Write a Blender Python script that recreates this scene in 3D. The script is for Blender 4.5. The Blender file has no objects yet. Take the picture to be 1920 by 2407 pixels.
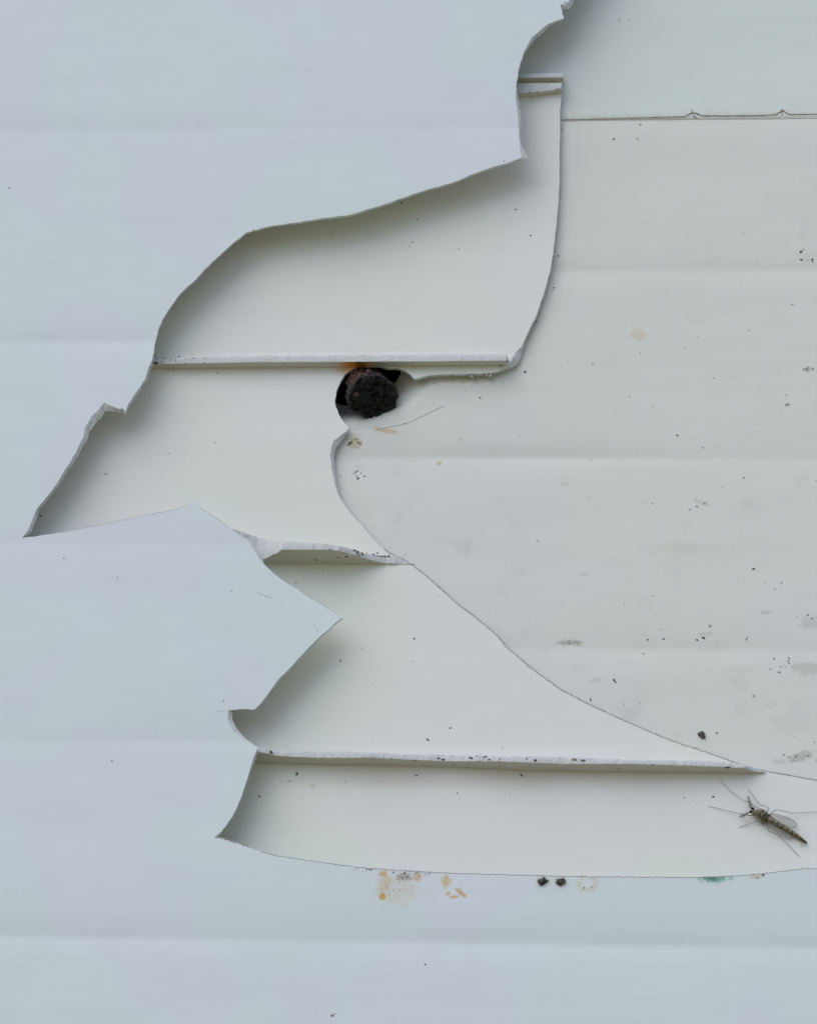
import bpy, bmesh, math, random
import numpy as np
from mathutils import Vector, Matrix, noise
from mathutils.geometry import delaunay_2d_cdt
random.seed(7)
R = math.radians
SC = bpy.context.scene
COL = SC.collection

# ------------------------------------------------------------------ camera
U = 5e-5                      # one modelling unit = 0.05 mm
F = 12000.0                   # focal length in photo pixels (long, far view)
PITCH, YAW = R(30), R(9)
W0, H0 = 1920.0, 2407.0
DIR = Vector((-math.sin(YAW)*math.cos(PITCH), math.cos(YAW)*math.cos(PITCH), math.sin(PITCH)))
RT = DIR.cross(Vector((0, 0, 1))).normalized()
UP = RT.cross(DIR).normalized()
# roll so that level edges run level near the middle of the frame
ROLL = math.atan2(UP.x, RT.x)+R(0.15)
RT, UP = RT*math.cos(ROLL)+UP*math.sin(ROLL), UP*math.cos(ROLL)-RT*math.sin(ROLL)
EYE = -DIR*F
cam = bpy.data.cameras.new('camera')
cam.sensor_fit = 'HORIZONTAL'; cam.sensor_width = 36; cam.lens = F*36/W0
cam.clip_start = 0.01; cam.clip_end = 500
co = bpy.data.objects.new('camera', cam); COL.objects.link(co)
M = Matrix((RT, UP, -DIR)).transposed().to_4x4(); M.translation = EYE*U
co.matrix_world = M
SC.camera = co

# ------------------------------------------------------------------ light
SUN_EL, SUN_AZ = R(52), math.atan2(-0.62, -0.62)      # azimuth measured as (sin, cos) -> (x, y)
w = bpy.data.worlds.new('World'); SC.world = w; w.use_nodes = True
nt = w.node_tree; bg = nt.nodes['Background']
sky = nt.nodes.new('ShaderNodeTexSky'); sky.sky_type = 'NISHITA'; sky.sun_disc = False
sky.sun_elevation = SUN_EL; sky.sun_rotation = SUN_AZ
sky.air_density = 1.0; sky.dust_density = 1.5; sky.ozone_density = 2.5
hs = nt.nodes.new('ShaderNodeHueSaturation'); hs.inputs['Saturation'].default_value = 0.92
nt.links.new(sky.outputs[0], hs.inputs['Color']); nt.links.new(hs.outputs[0], bg.inputs['Color'])
bg.inputs['Strength'].default_value = 0.10
sl = bpy.data.lights.new('sun', 'SUN'); sl.energy = 1.1; sl.angle = R(80); sl.color = (1.0, 0.985, 0.96)
so = bpy.data.objects.new('sun', sl); COL.objects.link(so)
sv = Vector((math.sin(SUN_AZ)*math.cos(SUN_EL), math.cos(SUN_AZ)*math.cos(SUN_EL), math.sin(SUN_EL)))
so.rotation_euler = (-sv).to_track_quat('-Z', 'Y').to_euler()
so.location = sv*3
SC.view_settings.view_transform = 'Standard'; SC.view_settings.look = 'None'
SC.view_settings.gamma = 1.0; SC.view_settings.exposure = 0.38
SC.view_settings.use_curve_mapping = False
SC.cycles.max_bounces = 14; SC.cycles.diffuse_bounces = 12; SC.cycles.glossy_bounces = 3

# ------------------------------------------------------------------ helpers
DA, TA = 0.0, 7.5            # outer skin: front depth, thickness
DB, TB = 70.0, 7.5           # inner skin
DC = DB + TB + 11.0       # backing panel
def ray(px, py): return DIR*F + RT*(px-W0/2) - UP*(py-H0/2)
def at(px, py, y):            # photo position -> point on the plane Y = y
    d = ray(px, py); t = (y-EYE.y)/d.y
    return EYE + d*t
def at_z(px, py, z):          # photo position -> point on the level plane Z = z
    d = ray(px, py); t = (z-EYE.z)/d.z
    return EYE + d*t

def mesh_obj(name, verts, faces, mats, fm=None, smooth=None, parent=None):
    me = bpy.data.meshes.new(name)
    me.from_pydata([tuple(Vector(v)*U) for v in verts], [], faces)
    for m in mats: me.materials.append(m)
    if fm is not None: me.polygons.foreach_set('material_index', fm)
    if smooth is None: smooth = [True]*len(faces)
    me.polygons.foreach_set('use_smooth', smooth)
    me.update()
    o = bpy.data.objects.new(name, me); COL.objects.link(o)
    if parent: o.parent = parent
    return o
def tag(o, label=None, cat=None, group=None, kind=None):
    if label: o['label'] = label
    if cat: o['category'] = cat
    if group: o['group'] = group
    if kind: o['kind'] = kind
    return o
def empty(name, loc=(0, 0, 0)):
    o = bpy.data.objects.new(name, None); COL.objects.link(o); o.empty_display_size = 0.01
    o.location = loc
    return o
def keep(o, p):               # parent without moving
    o.parent = p; o.matrix_parent_inverse = Matrix.Translation(p.location).inverted()
    return o

def sm(a, b, x):
    t = max(0.0, min(1.0, (x-a)/(b-a))); return t*t*(3-2*t)
def interp(pts, x):
    if x <= pts[0][0]: return pts[0][1]
    for (a, b), (c, d) in zip(pts, pts[1:]):
        if x <= c: return b+(d-b)*(x-a)/(c-a)
    return pts[-1][1]

class Buf:
    def __init__(s): s.v = []; s.f = []; s.m = []; s.s = []
    def add(s, vs, fs, m=0, sm_=True):
        b = len(s.v); s.v += [Vector(v) for v in vs]
        for f in fs: s.f.append([b+i for i in f]); s.m.append(m); s.s.append(sm_)
    def build(s, name, mats, parent=None):
        return mesh_obj(name, s.v, s.f, mats, s.m, s.s, parent)

_b = bmesh.new(); bmesh.ops.create_icosphere(_b, subdivisions=2, radius=1)
ICO_V = [v.co.copy() for v in _b.verts]; ICO_F = [[v.index for v in f.verts] for f in _b.faces]; _b.free()
def blob(buf, c, r, m, ang=0.0, asp=1.0, flat=0.32, rough=0.35):
    seed = Vector((random.random()*50, random.random()*50, random.random()*50))
    ca, sa = math.cos(ang), math.sin(ang); vs = []
    for v in ICO_V:
        k = 1+rough*noise.noise(v*1.6+seed)*2
        x, y, z = v.x*r*asp*k, v.y*r*flat*k, v.z*r*k
        vs.append(c+Vector((x*ca-z*sa, y, x*sa+z*ca)))
    buf.add(vs, ICO_F, m)
def stroke(buf, pts, r, m, sides=5, flat=0.5):
    vs = []; n = len(pts)
    for i, p in enumerate(pts):
        t = (pts[min(i+1, n-1)]-pts[max(i-1, 0)]).normalized()
        a = t.cross(Vector((0, 1, 0))).normalized(); b = Vector((0, 1, 0))
        rr = r*(0.35 if i in (0, n-1) else 1)*random.uniform(.7, 1.2)
        for k in range(sides):
            q = 2*math.pi*k/sides
            vs.append(p+a*math.cos(q)*rr+b*math.sin(q)*rr*flat)
    fs = []
    for i in range(n-1):
        for k in range(sides):
            k2 = (k+1) % sides
            fs.append([i*sides+k, i*sides+k2, (i+1)*sides+k2, (i+1)*sides+k])
    buf.add(vs, fs, m)

# ------------------------------------------------------------------ materials
class NT:
    def __init__(s, name):
        s.mat = bpy.data.materials.new(name); s.mat.use_nodes = True
        s.t = s.mat.node_tree; s.bs = s.t.nodes['Principled BSDF']
        tc = s.t.nodes.new('ShaderNodeTexCoord')
        mp = s.t.nodes.new('ShaderNodeVectorMath'); mp.operation = 'SCALE'
        s.t.links.new(tc.outputs['Object'], mp.inputs[0]); mp.inputs['Scale'].default_value = 1/U
        s.co = mp.outputs[0]
    def n(s, ty, **k):
        o = s.t.nodes.new(ty)
        for a, b in k.items(): setattr(o, a, b)
        return o
    def set(s, inp, v):
        if isinstance(v, bpy.types.NodeSocket): s.t.links.new(v, inp)
        else: inp.default_value = v
    def math(s, op, a, b=0.0, c=None, clamp=False):
        o = s.n('ShaderNodeMath', operation=op, use_clamp=clamp)
        s.set(o.inputs[0], a); s.set(o.inputs[1], b)
        if c is not None: s.set(o.inputs[2], c)
        return o.outputs[0]
    def vmath(s, op, a, b):
        o = s.n('ShaderNodeVectorMath', operation=op); s.set(o.inputs[0], a); s.set(o.inputs[1], b)
        return o.outputs['Value'] if op == 'LENGTH' else o.outputs[0]
    def noise(s, scale, detail=3, rough=.55, vec=None, stretch=None, seed=0):
        o = s.n('ShaderNodeTexNoise', noise_dimensions='4D')
        v = vec or s.co
        if stretch: v = s.vmath('MULTIPLY', v, stretch)
        s.set(o.inputs['Vector'], v); o.inputs['Scale'].default_value = scale
        o.inputs['Detail'].default_value = detail; o.inputs['Roughness'].default_value = rough
        o.inputs['W'].default_value = seed
        return o.outputs['Fac']
    def ramp(s, v, a, b, lo=0.0, hi=1.0):
        o = s.n('ShaderNodeMapRange', interpolation_type='SMOOTHSTEP', clamp=True)
        s.set(o.inputs['Value'], v)
        for i, x in zip(('From Min', 'From Max', 'To Min', 'To Max'), (a, b, lo, hi)): s.set(o.inputs[i], x)
        return o.outputs['Result']
    def mix(s, f, a, b):
        o = s.n('ShaderNodeMix', data_type='RGBA')
        s.set(o.inputs[0], f)
        s.set(o.inputs[6], a if isinstance(a, bpy.types.NodeSocket) else (*a, 1))
        s.set(o.inputs[7], b if isinstance(b, bpy.types.NodeSocket) else (*b, 1))
        return o.outputs[2]
    def spot(s, c, rx, rz, col, base, amt=1.0, nz=None, soft=.55, ring=False, ang=0.0):
        """a stain or painted shade: ellipse round point c, broken up by noise"""
        d = s.vmath('SUBTRACT', s.co, tuple(c))
        if ang:
            o = s.n('ShaderNodeVectorRotate', rotation_type='Y_AXIS'); s.set(o.inputs['Vector'], d)
            o.inputs['Angle'].default_value = ang; d = o.outputs[0]
        d = s.vmath('MULTIPLY', d, (1/rx, 0, 1/rz))
        l = s.vmath('LENGTH', d, (0, 0, 0))
        if nz is not None: l = s.math('ADD', l, s.math('MULTIPLY', s.math('SUBTRACT', nz, .5), 1.9))
        if ring: m = s.ramp(s.math('ABSOLUTE', s.math('SUBTRACT', l, .8)), 0, .35, .6, 0)
        else: m = s.ramp(l, 1-soft, 1, 1, 0)
        m = s.math('MULTIPLY', m, amt*(.62 if col is GRY else 1))
        return s.mix(m, base, col)
    def done(s, col, rough=.5, bump=None, bd=1.0, bs=1.0, spec=.35):
        s.set(s.bs.inputs['Base Color'], col if isinstance(col, bpy.types.NodeSocket) else (*col, 1))
        s.set(s.bs.inputs['Roughness'], rough); s.bs.inputs['Specular IOR Level'].default_value = spec
        if bump is not None:
            b = s.n('ShaderNodeBump'); b.inputs['Strength'].default_value = bs
            b.inputs['Distance'].default_value = bd*U
            s.t.links.new(bump, b.inputs['Height']); s.t.links.new(b.outputs[0], s.bs.inputs['Normal'])
        return s.mat

def plastic(name, base, alt, grime=0.0, stains_and_shade=(), seed=0.0, bumpamt=1.0, grimecol=(.45, .44, .40)):
    n = NT(name)
    big = n.noise(.0022, 2, .5, seed=seed)
    col = n.mix(n.ramp(big, .38, .62), base, alt)
    streak = n.noise(.01, 3, .6, stretch=(.12, 1, 1), seed=seed+3)
    col = n.mix(n.math('MULTIPLY', n.ramp(streak, .35, .75), .05), col, tuple(c*.8 for c in base))
    if grime:
        g = n.noise(.012, 5, .62, seed=seed+5); g2 = n.noise(.0035, 2, .5, seed=seed+8)
        gm = n.math('MULTIPLY', n.ramp(g, .52, .78), n.ramp(g2, .38, .62))
        col = n.mix(n.math('MULTIPLY', gm, grime), col, grimecol)
    nz = n.noise(.055, 4, .6, seed=seed+11); nzf = n.noise(.16, 3, .6, seed=seed+12)
    for st in stains_and_shade:
        c, rx, rz, sc, amt = st[:5]; k = st[5] if len(st) > 5 else {}
        k = dict(k); wh = k.pop('nz', 'c')
        col = n.spot(c, rx, rz, sc, col, amt, nz={'c': nz, 'f': nzf, None: None}[wh], **k)
    fine = n.noise(.35, 2, .6, seed=seed+20); med = n.noise(.006, 3, .5, stretch=(.5, 1, 1.6), seed=seed+21)
    ext = n.noise(.06, 4, .6, stretch=(.02, 1, 1), seed=seed+25)
    col = n.mix(n.math('MULTIPLY', n.ramp(ext, .45, .8), .05), col, tuple(c*.72 for c in base))
    fine = n.math('ADD', fine, n.math('MULTIPLY', ext, .8))
    h = n.math('ADD', n.math('MULTIPLY', fine, .22), n.math('MULTIPLY', med, 2.0))
    rgh = n.ramp(n.noise(.02, 3, .6, seed=seed+30), .3, .7, .46, .6)
    return n.done(col, rgh, h, bd=bumpamt)

YEL, YEL2, RUST, RUSTD, GRN, BEI = (.68, .40, .09), (.70, .53, .27), (.85, .34, .04), (.10, .035, .012), (.06, .34, .21), (.60, .53, .40)
GRY = (.36, .35, .31)
a_ = lambda x, y: at(x, y, DA); b_ = lambda x, y: at(x, y, DB); c_ = lambda x, y: at(x, y, DC)
A_ST = [
    (a_(935, 2092), 75, 55, YEL2, .32, {'soft': .9}), (a_(902, 2082), 22, 36, YEL2, .5), (a_(900, 2054), 13, 10, YEL, .75, {'nz': 'f'}),
    (a_(899, 2108), 11, 12, YEL, .95, {'nz': 'f'}), (a_(950, 2062), 24, 13, (.32, .22, .15), .6, {'nz': 'f'}), (a_(980, 2063), 13, 15, YEL, .6, {'nz': 'f'}),
    (a_(1048, 2072), 15, 19, YEL2, .85, {'nz': 'f'}), (a_(1083, 2099), 22, 7, YEL, .8, {'nz': 'f', 'ang': R(-38)}), (a_(1068, 2108), 15, 5, YEL, .75, {'nz': 'f', 'ang': R(8)}), (a_(1053, 2100), 8, 7, YEL, .6, {'nz': 'f'}),
    (a_(1380, 2076), 24, 22, YEL2, .8, {'ring': True, 'nz': 'f'}), (a_(1275, 2072), 20, 20, BEI, .5, {'nz': None}), (a_(1318, 2072), 20, 18, BEI, .5, {'nz': None}),
    (a_(1680, 2067), 44, 20, GRN, .85, {'soft': .9}), (a_(1668, 2064), 30, 12, (.04, .17, .12), .6, {'nz': 'f'}), (a_(1775, 2062), 22, 6, BEI, .7, {'nz': 'f'}),
]
B_ST = [
    (b_(816, 868), 46, 26, (.72, .42, .13), .75, {'soft': .95, 'nz': None}), (b_(842, 866), 34, 20, RUST, .95, {'soft': .8, 'nz': None}), (b_(852, 860), 18, 10, RUSTD, .6, {'nz': None}),
    (b_(960, 862), 90, 14, YEL2, .35, {'nz': None, 'soft': .9}),
    (b_(1000, 1835), 520, 34, (.66, .56, .42), .28, {'nz': None, 'soft': .95}), (b_(735, 1848), 10, 10, BEI, .4),  # wide soft beige band just below the lowest rib
]
C_ST = [
    (c_(836, 1042), 19, 17, BEI, .75, {'nz': None, 'soft': .3}), (c_(830, 1035), 30, 32, YEL2, .30, {'nz': None, 'soft': .9}), (c_(1032, 1088), 8, 8, (.66, .50, .20), .8, {'nz': None}),
    (c_(905, 1012), 42, 9, YEL, .5, {'nz': 'f', 'ang': R(-14)}), (c_(930, 900), 60, 26, YEL2, .3, {'soft': .9}),
    (c_(1080, 893), 120, 14, (.50, .36, .22), .5, {'nz': 'c', 'soft': .9}),  # brown band painted as the shadow below the inner skin's lower lip
    (c_(1895, 1572), 46, 22, GRY, .5), (c_(1880, 1780), 42, 17, GRY, .75, {'nz': 'f', 'ang': R(18)}), (c_(1340, 1510), 40, 10, (.42, .38, .26), .6, {'nz': 'f'}),
    (c_(1706, 1574), 10, 8, GRY, .5, {'ring': True, 'nz': None}), (c_(1812, 1658), 10, 8, GRY, .55, {'ring': True, 'nz': None}), (c_(1846, 1559), 8, 7, GRY, .5, {'ring': True, 'nz': None}),
    (c_(1900, 868), 19, 6, GRY, .9, {'nz': 'f'}), (c_(1498, 785), 26, 20, YEL2, .35), (c_(1905, 1465), 30, 22, GRY, .4), (c_(1800, 1440), 20, 6, GRY, .5, {'nz': 'f'}),
    (c_(1830, 1790), 22, 8, GRY, .4, {'nz': 'f'}), (c_(1400, 1600), 16, 10, GRY, .35, {'nz': 'f'}), (c_(1650, 1182), 30, 7, GRY, .4, {'nz': 'f', 'ang': R(-20)}),
    (c_(1325, 1138), 14, 6, GRY, .4, {'nz': 'f'}), (c_(1370, 1350), 12, 8, GRY, .3, {'nz': 'f'}), (c_(1660, 1490), 26, 8, GRY, .35, {'nz': 'f'}),
    (c_(1600, 1290), 130, 26, (.60, .52, .42), .2, {'soft': .95}), (c_(1860, 1700), 60, 40, GRY, .14),
]
MA = plastic('weathered_white_plastic', (.765, .85, .835), (.79, .825, .865), 0.04, A_ST, 0.0)
MB = plastic('white_plastic', (.86, .885, .81), (.87, .868, .835), 0.06, B_ST, 4.0, grimecol=(.55, .54, .48))
MC = plastic('grimy_white_plastic', (.80, .82, .74), (.81, .805, .765), 0.30, C_ST, 9.0, bumpamt=1.1)
MCU = plastic('white_cladding_plastic', (.78, .845, .785), (.80, .825, .80), 0.12, [(at(1640, 283, DC), 700, 34, BEI, .35, {'nz': 'c', 'soft': .9})], 14.0)
def fracture(name, base, seed):
    n = NT(name)
    g = n.noise(.12, 5, .65, seed=seed); g2 = n.noise(.03, 3, .5, seed=seed+2)
    col = n.mix(n.math('MULTIPLY', n.ramp(g, .5, .75), .35), base, (.36, .34, .27))
    col = n.mix(n.math('MULTIPLY', n.ramp(g2, .55, .7), .25), col, (.62, .55, .42))
    return n.done(col, .75, n.math('MULTIPLY', n.noise(.22, 5, .7, seed=seed+4), 6.0), spec=.2)
MF = fracture('broken_plastic', (.86, .88, .87), 2.0)
MFA = fracture('broken_plastic_dull', (.62, .63, .60), 5.0)
def plain(name, col, rough=.8, var=.4, sc=.2, spec=.3, bump=2.0):
    n = NT(name); g = n.noise(sc, 4, .6)
    return n.done(n.mix(n.ramp(g, .35, .65), col, tuple(c*(1-var) for c in col)), rough, n.math('MULTIPLY', g, bump), spec=spec)
DK = plain('dark_dirt', (.15, .145, .125)); MD = plain('grey_dirt', (.42, .41, .38)); LT = plain('faint_dirt_and_lines', (.60, .61, .60))
BR = plain('brown_dirt', (.40, .34, .25)); CRUMB = plain('plastic_crumb', (.72, .70, .64))
DIRT = [DK, MD, LT, BR, CRUMB]

# ------------------------------------------------------------------ ground
g = NT('warm_bounce_ground'); gc = g.mix(g.noise(.002, 5, .6), (.33, .285, .19), (.27, .235, .15))  # unseen ground, tinted warm to bounce fill into the shaded parts
gm = g.done(gc, .95)
bpy_v = [(-60/U, -60/U, 0), (60/U, -60/U, 0), (60/U, 60/U, 0), (-60/U, 60/U, 0)]
GZ = -0.9/U
gr = mesh_obj('ground', [(x, y, GZ) for x, y, _ in bpy_v], [[0, 1, 2, 3]], [gm]); tag(gr, kind='structure')

# ------------------------------------------------------------------ outlines (photo positions; 3rd/4th value: how far the broken face slopes into the hole)
A_OUT = [(1700,-520),(1500,-300),(1380,-90),(1345,-20),(1338,0,10,2),(1328,10,9,8),(1317,9,6,8),(1321,28),(1325,42),(1300,52),(1289,55,2,1),(1271,70,5,2),(1254,84,5,2),
 (1242,102,3,1),(1232,122,0,0),(1225,140),(1218,169),(1213,201),(1212,230,6,0),(1215,256,8,0),(1218,279,7,0),(1219,314,5,0),(1222,338,3,-4),(1223,352,12,0),(1225,369,17,3),
 (1199,381,0,0),(1158,392),(1100,413),(1076,424),(971,455),(908,478),(840,500),(814,506),(751,514),(694,523),(631,531),(605,539),(580,545),(571,552),(547,570),(521,594),
 (505,609),(479,634),(463,653),(433,679),(414,700),(393,732),(379,755),(371,776),(364,802),(360,830),(357,848,3,0),(349,865,5,0),(342,890,3,0),(321,923,2,0),(305,946,2,0),(298,962,1,1),
 (292,973,0,1),(291,962,0,8),(277,961,0,5),(258,953,0,10),(245,946,3,20),(230,965,8,16),(214,981,12,12),(200,1006,10,6),(195,1030,8,3),(180,1059,6,2),(169,1080,6,2),(154,1103,4,1),(137,1132,4,1),
 (116,1161,3,0),(87,1196,4,0),(76,1222,6,0),(65,1248,7,0),(52,1265,4,-6),(102,1257,0,-3),(163,1248,0,-3),(233,1235,0,-3),(291,1222,0,-3),(363,1208),(401,1200),(424,1194),(442,1187),(451,1180),
 (487,1204),(519,1225),(546,1246),(581,1270,5,-4),(595,1290,7,-4),(609,1312,7,-2),(623,1329,2,-1),(637,1342),(658,1359),(696,1382),(731,1405),(766,1426),(804,1452),(777,1474),(749,1499),(721,1527),
 (689,1562),(652,1600),(631,1630),(612,1656),(598,1668),(572,1667),(555,1669),(537,1671,7,-4),(535,1694,10,-4),(551,1722,10,-6),(579,1743,2,-6),(603,1756,-2,-6),(605,1760,0,0),(596,1781,4,0),(588,1806,2,0),
 (579,1837,1,0),(570,1865),(558,1896),(541,1928),(523,1952),(504,1971,8,-6),(520,1975,8,-7),(562,1987,3,-6),(596,1999,0,-5),(645,2012,0,-5),(694,2019,0,-4),(746,2027,0,-4),(799,2034,0,-4),(858,2041,0,-4),(938,2046,0,-4),
 (1050,2052,0,-4),(1203,2057,0,-4),(1407,2062,0,-4),(1631,2064,0,-4),(1738,2060,0,-4),(1802,2054,0,-4),(1893,2042,0,-4),(1925,2043),(2050,2020),(2400,1900),(2700,1200),(2750,400),(2400,-400)]
B_OUT = [(1322,172),(1322,186),(1321,209),(1316,262,1,0),(1315,349,1,0),(1315,407,1,0),(1313,450,1,0),(1311,490,1,0),(1303,567,1,0),(1295,625,1,0),(1280,683,1,0),(1261,740,1,0),(1241,780,1,0),(1234,796,1,0),(1226,815,3,2),
 (1212,829,12,8),(1208,838,12,8),(1201,850,10,8),(1192,860,6,4),(1181,866,3,2),(1173,873,2,0),(1155,877),(1100,879),(1049,880),(1026,881),(1002,884),(988,888),(974,891),(964,880),(951,871),(937,866),(909,865),(891,860),
 (872,858),(851,858),(830,866),(812,879),(800,898),(791,919),(787,940),(790,958),(798,977),(809,994),(821,1006),(814,1015,0,1),(798,1026,4,9),(784,1036,8,12),(778,1053,8,4),(776,1072,8,0),(779,1100,7,-2),(786,1134,5,-2),
 (793,1158,4,-2),(802,1176,3,-2),(821,1202,3,-3),(844,1227,3,-3),(867,1255,3,-3),(893,1283,3,-4),(914,1300,2,-4),(935,1310,2,-4),(967,1327,2,-4),(1002,1355,2,-4),(1040,1388,2,-4),(1072,1418,2,-4),(1115,1450,2,-4),(1144,1474,2,-4),(1171,1498,2,-4),
 (1187,1520,3,-4),(1251,1574,3,-5),(1321,1624,3,-5),(1399,1664,3,-5),(1482,1701,3,-5),(1578,1742,2,-4),(1642,1763,2,-4),(1717,1790,2,-4),(1770,1808,1,-4),(1824,1818,1,-4),(1920,1835,1,-4),(2100,1850),(2500,1780),(2800,1000),(2800,0),(2400,-700),(700,-700),(700,172)]

def resample(pts, step, y, jit, rough):
    P = [(at(p[0], p[1], y), (p[2], p[3]) if len(p) > 2 else (0, 0)) for p in pts]
    out = []
    for i, (p, b) in enumerate(P):
        q, b2 = P[(i+1) % len(P)]; L = (q-p).length
        far = abs(p.x) > 1150 or abs(p.z) > 1500
        n = max(1, int(L/(step if not far else 60)))
        nx = (q-p).cross(Vector((0, 1, 0))).normalized()
        for k in range(n):
            t = k/n; c = p.lerp(q, t)
            v = noise.noise(Vector((c.x*.05, c.z*.05, 3)))*1.8 + noise.noise(Vector((c.x*.22, c.z*.22, 7)))*1.5
            r = rough(c) if rough else 1
            amp = jit*r*(1 if k else .3)
            f = c + nx*v*amp + Vector((random.uniform(-.3, .3), 0, random.uniform(-.3, .3)))*r*jit
            bb = (b[0]*(1-t)+b2[0]*t, b[1]*(1-t)+b2[1]*t)
            back = (c-p)*0 + f + Vector((bb[0], 0, -bb[1])) + nx*noise.noise(Vector((c.x*.15, c.z*.15, 11)))*(1.2 if c.x > -560 else 3.2)*jit
            out.append((f, back))
    return out

def inside(poly, P):
    x, z = P[:, 0], P[:, 1]; r = np.zeros(len(P), bool); n = len(poly); j = n-1
    for i in range(n):
        xi, zi = poly[i]; xj, zj = poly[j]
        if zi != zj:
            m = ((zi > z) != (zj > z)) & (x < (xj-xi)*(z-zi)/(zj-zi)+xi)
            r ^= m
        j = i
    return r

def sheet(buf, outline, depth, thick, ext, disp, rows, step=30, mrim=1, lip=1.3, mback=0):
    """flat sheet with a broken hole, front face displaced by disp(x, z)"""
    n = len(outline)
    poly = np.array([(f.x, f.z) for f, b in outline])
    pts = [Vector((f.x, f.z)) for f, b in outline]
    x0, x1, z0, z1 = ext
    pts += [Vector((x0, z0)), Vector((x1, z0)), Vector((x1, z1)), Vector((x0, z1))]
    edges = [(i, (i+1) % n) for i in range(n)] + [(n, n+1), (n+1, n+2), (n+2, n+3), (n+3, n)]
    zs = set(np.arange(-1500, 1500, step).tolist())
    for r in rows: zs |= {r+d for d in (-70, -45, -28, -16, -9, -4, 0, 4, 9, 16, 28, 45, 70)}
    zs = sorted(zs); xs = np.arange(-1250, 1251, step)
    G = np.array([(x+.01*z, z) for z in zs for x in xs])
    G = G[~inside(poly, G)]
    # keep clear of the outline
    d = np.min((G[:, None, 0]-poly[None, ::2, 0])**2+(G[:, None, 1]-poly[None, ::2, 1])**2, axis=1)
    G = G[d > 6]
    pts += [Vector((float(a), float(b))) for a, b in G]
    vc, _, fc, ov, _, _ = delaunay_2d_cdt(pts, edges, [], 0, 1e-4)
    C = np.array([[sum(vc[i][k] for i in f)/len(f) for k in (0, 1)] for f in fc])
    ok = ~inside(poly, C) & (C[:, 0] > x0) & (C[:, 0] < x1) & (C[:, 1] > z0) & (C[:, 1] < z1)
    faces = [f for f, k in zip(fc, ok) if k]
    fr = [Vector((v[0], depth+disp(v[0], v[1]), v[1])) for v in vc]
    bk = [Vector((v[0], depth+thick, v[1])) for v in vc]
    for vi, o in enumerate(ov):
        for k in o:
            if k < n: b = outline[k][1]; bk[vi] = Vector((b.x, depth+thick, b.z))
    def orient(f, s):
        a, b, c = (fr[i] for i in f[:3]); ny = (b-a).cross(c-a).y
        return list(f) if ny*s > 0 else list(f)[::-1]
    buf.add(fr, [orient(f, -1) for f in faces], 0)
    buf.add(bk, [orient(f, 1) for f in faces], mback)
    # broken edge: front -> slightly rounded lip -> rough middle -> back
    rim = []
    for f, b in outline:
        y0 = depth+disp(f.x, f.z); d = b-f
        rg = noise.noise(Vector((f.x*.2, f.z*.2, 5)))*2.4
        m1 = f+d*.2; m2 = f+d*.6
        rim += [Vector((f.x, y0, f.z)), Vector((m1.x, y0+lip, m1.z)), Vector((m2.x+rg*.4, depth+thick*.55+rg, m2.z)), Vector((b.x, depth+thick, b.z))]
    fs = []
    for i in range(n):
        j = (i+1) % n
        for k in range(3): fs.append([i*4+k, i*4+k+1, j*4+k+1, j*4+k])
    buf.add(rim, fs, mrim)

def groove(rows, amps, ws):
    def f(x, z):
        d = 0
        for r, a, wd in zip(rows, amps, ws):
            t = abs(z-r)
            if t < wd*6: d += a*(.75+.9*noise.noise(Vector((x*.002, r*.01, 3.1))))*math.exp(-(math.sqrt(t*t+81)-9)/wd)
        d += 3.0*noise.noise(Vector((x*.0016, z*.0022, 1.7)))+1.2*noise.noise(Vector((x*.005, z*.007, 5.7)))
        return d
    return f

# ------------------------------------------------------------------ broken hollow wall panel
panel = empty('broken_wall_panel', at(960, 1203, 0)*U)
tag(panel, 'white hollow plastic wall panel with a jagged hole broken through both of its skins, in front of the backing', 'wall panel')
A_Y = [300, 800, 1281, 1746, 2214]
A_R = [at(960, y, DA).z for y in A_Y]
dispA = groove(A_R, [2.4, 4.4, 2.6, 3.6, 6.5], [28, 38, 28, 38, 38])
def roughA(c): return 1.0
def specks(buf, lst, depth, disp, mo=2):
    for s in lst:
        x, y, r, k = s[:4]
        p = at(x, y, depth); p.y += disp(p.x, p.z) - .2*r
        asp = s[4] if len(s) > 4 else random.uniform(1, 1.4); ang = R(s[5]) if len(s) > 5 else random.uniform(0, 3)
        blob(buf, p, r*(.60 if k == 0 else .54), mo+k, ang, asp)
def line(buf, pts, r, k, depth, disp, mo=2):
    q = []
    for a, b in zip(pts, pts[1:]):
        n = max(1, int(math.hypot(b[0]-a[0], b[1]-a[1])/4))
        q += [(a[0]+(b[0]-a[0])*i/n, a[1]+(b[1]-a[1])*i/n) for i in range(n)]
    q.append(pts[-1]); P = []
    for x, y in q:
        p = at(x+random.uniform(-.5, .5), y+random.uniform(-.5, .5), depth); p.y += disp(p.x, p.z); P.append(p)
    stroke(buf, P, r, mo+k)

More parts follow.
